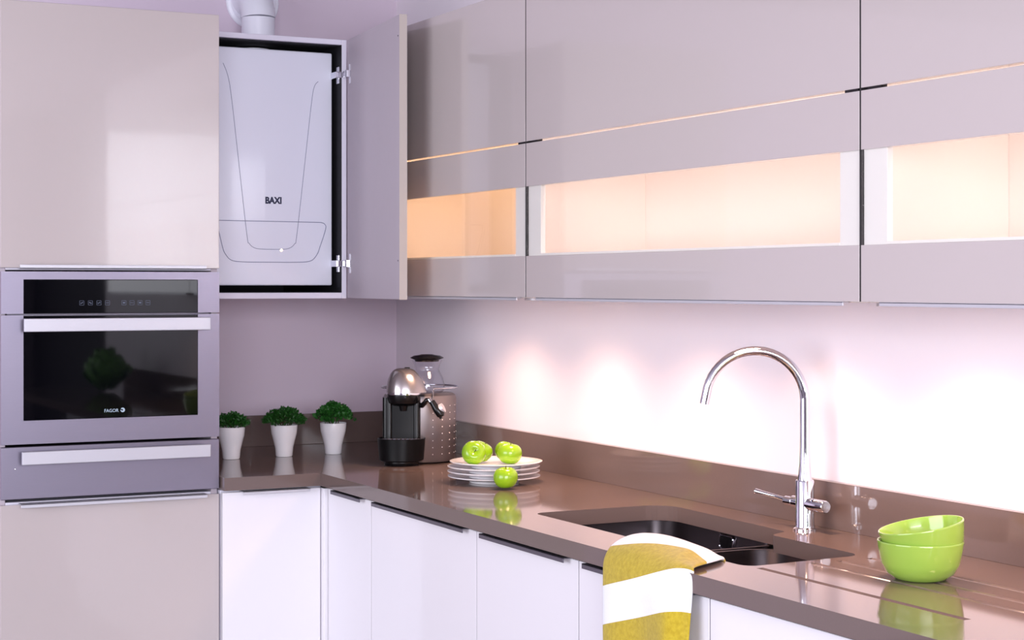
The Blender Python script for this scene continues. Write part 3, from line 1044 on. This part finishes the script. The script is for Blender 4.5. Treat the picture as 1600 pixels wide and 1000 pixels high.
rail = [(rail[0][0] - .004, rail[0][1] + .004, .200), (rail[0][0] - .002, rail[0][1] + .001, .218)] + rail + [(rail[-1][0], rail[-1][1] + .004, .205)]
tube('cup_rail', rail, .0026, M['chrome'], cm, 8, world=False)
# black front column with side cheek
bm = bmesh.new()
add_prism(bm, rounded([(-.056, -.024, .008), (.052, -.024, .008), (.052, .06, 0), (-.056, .06, 0)], 4), .01, .196)
link('front_column', bm, M['black_satin'], cm, False, 40)
bm = bmesh.new()
add_prism(bm, rounded([(-.058, -.030, .010), (-.030, -.030, .006), (-.030, -.018, 0), (-.058, .02, 0)], 4), .074, .200)
link('side_cheek', bm, M['black_plastic'], cm, False, 40)
bm = bmesh.new()
add_prism(bm, rounded([(.034, -.028, .006), (.054, -.028, .010), (.054, .02, 0), (.034, -.018, 0)], 4), .074, .200)
link('side_cheek', bm, M['black_plastic'], cm, False, 40)
# drip tray
lathe('drip_tray', [(0, .012), (.060, .012), (.066, .016), (.0705, .070), (.0712, .079), (.068, .080), (.0665, .0745), (0, .0745)], M['black_satin'], cm, 48, center=(-.002, -.022, 0))
lathe('foot', [(0, 0), (.050, 0), (.052, .004), (.052, .0125), (0, .0125)], M['black_plastic'], cm, 40, center=(-.002, -.018, 0))
bm = bmesh.new()
for k in range(-4, 5):
    hw = math.sqrt(max(0, .062 ** 2 - (k * .013) ** 2))
    add_box(bm, -.002 + k * .013 - .0018, -.002 + k * .013 + .0018, -.022 - hw, -.022 + hw * .35, .0755, .0785, .0006)
add_box(bm, -.060, .056, -.036, -.032, .0752, .0782, .0006)
link('drip_grille', bm, M['alu_dark'], cm, False)
# brewing head
lathe('head_collar', [(0, .176), (.030, .176), (.044, .184), (.049, .198), (.049, .210), (0, .210)], M['black_plastic'], cm, 40, center=(.004, -.020, 0))
lathe('spout_nozzle', [(0, .160), (.010, .160), (.014, .178), (0, .178)], M['black_plastic'], cm, 20, center=(.004, -.026, 0))
lathe('chrome_ring', [(.0488, .2085), (.0520, .2090), (.0525, .2125), (.0520, .2155), (.0488, .2160)], M['chrome'], cm, 48, center=(.004, -.020, 0))
dome = []
for k in range(15):
    a = R(90) * k / 14
    dome.append((.0508 * math.cos(a) ** .58 if k < 14 else 0, .2155 + .071 * math.sin(a)))
bm = bmesh.new()
vs = add_lathe(bm, dome, 48)
for v in vs:                          # egg shape: leans and runs out to the back right
    h = (v.co.z - .2155) / .071
    v.co.x = .004 + v.co.x + (.018 * max(0, v.co.x / .05) * (1 - h))
    v.co.y = -.020 + v.co.y + (.030 * max(0, v.co.y / .05)) * (1 - h * .5) + .006 * h
link('brew_dome', bm, M['silver'], cm, False, True)
bm = bmesh.new()
add_box(bm, .006, .022, -.012, .006, .284, .2885, .002)
link('dome_tab', bm, M['black_plastic'], cm, False)
# milk frother arm
fro = tube('steam_arm', [(.048, -.006, .176), (.060, -.022, .176), (.068, -.030, .184), (.074, -.034, .193), (.082, -.036, .194), (.088, -.037, .188)], [.0075, .0075, .007, .0065, .006, .006], M['black_plastic'], cm, 12, False)
tube('collar', [(.080, -.037, .196), (.094, -.041, .176)], [.0060, .0072], M['chrome'], fro, 14, False)
tube('nozzle', [(.089, -.040, .190), (.102, -.043, .168), (.116, -.046, .150), (.118, -.046, .145)], [.0085, .0110, .0125, .009], M['black_plastic'], fro, 14, False)
tube('nozzle_tip', [(.113, -.046, .148), (.117, -.046, .139)], [.005, .0042], M['black_plastic'], fro, 10, False)
tube('dial', [(.114, -.038, .166), (.124, -.040, .171)], [.0145, .0145], M['alu'], fro, 20, False)

# ------------------------------------------------------------------ glass carafe on the machine
cx, cyy = 2.165, 4.801
cf = thing('glass_carafe', (cx, cyy, WT + .2085), 'clear glass carafe with black lid, standing on the coffee machine', 'carafe')
outer = [(0, 0), (.044, 0), (.052, .006), (.054, .022), (.049, .045), (.040, .062), (.0365, .070), (.039, .080), (.045, .096), (.0455, .0985)]
inner = [(.0440, .0985), (.0435, .096), (.0375, .080), (.035, .070), (.0385, .061), (.0475, .044), (.0525, .022), (.0505, .007), (.043, .002), (0, .002)]
lathe('jug', outer + inner, M['carafe_glass'], cf, 40)
lathe('lid', [(0, .094), (.036, .094), (.0375, .099), (.0500, .104), (.0508, .106), (.040, .1115), (.022, .114), (.018, .1155), (0, .116)], M['black_plastic'], cf, 40)

# ------------------------------------------------------------------ things further along the worktop, mirrored in the oven glass
lt = thing('lettuce', (2.16, .62, WT + .0005), 'leafy green lettuce on the worktop, mirrored in the oven glass', 'lettuce')
rg = random.Random(11)
for k in range(22):
    a = k * 2.39996; tl = .25 + .9 * (k / 22)
    bm = bmesh.new()
    N = 5
    g = []
    for i in range(N + 1):
        u = i / N
        row = []
        for j in range(-2, 3):
            vv = j / 2
            wd_ = .07 * math.sin(math.pi * min(1, .15 + u * .8))
            rad_ = .02 + .10 * math.sin(u * 1.9) * tl
            z = .01 + .19 * (u ** .9) * (1.25 - tl * .55) + .01 * rg.uniform(-1, 1) * u
            x = rad_ - .03 * abs(vv) * u
            row.append(bm.verts.new((x * math.cos(a) - vv * wd_ * math.sin(a), x * math.sin(a) + vv * wd_ * math.cos(a), z)))
        g.append(row)
    for i in range(N):
        for j in range(4):
            bm.faces.new((g[i][j], g[i][j + 1], g[i + 1][j + 1], g[i + 1][j]))
    link('leaf', bm, M['lettuce'], lt, False, True)

for o in list(bpy.data.objects):
    if o.type == 'LIGHT':
        o['kind'] = 'light'
bpy.context.view_layer.update()
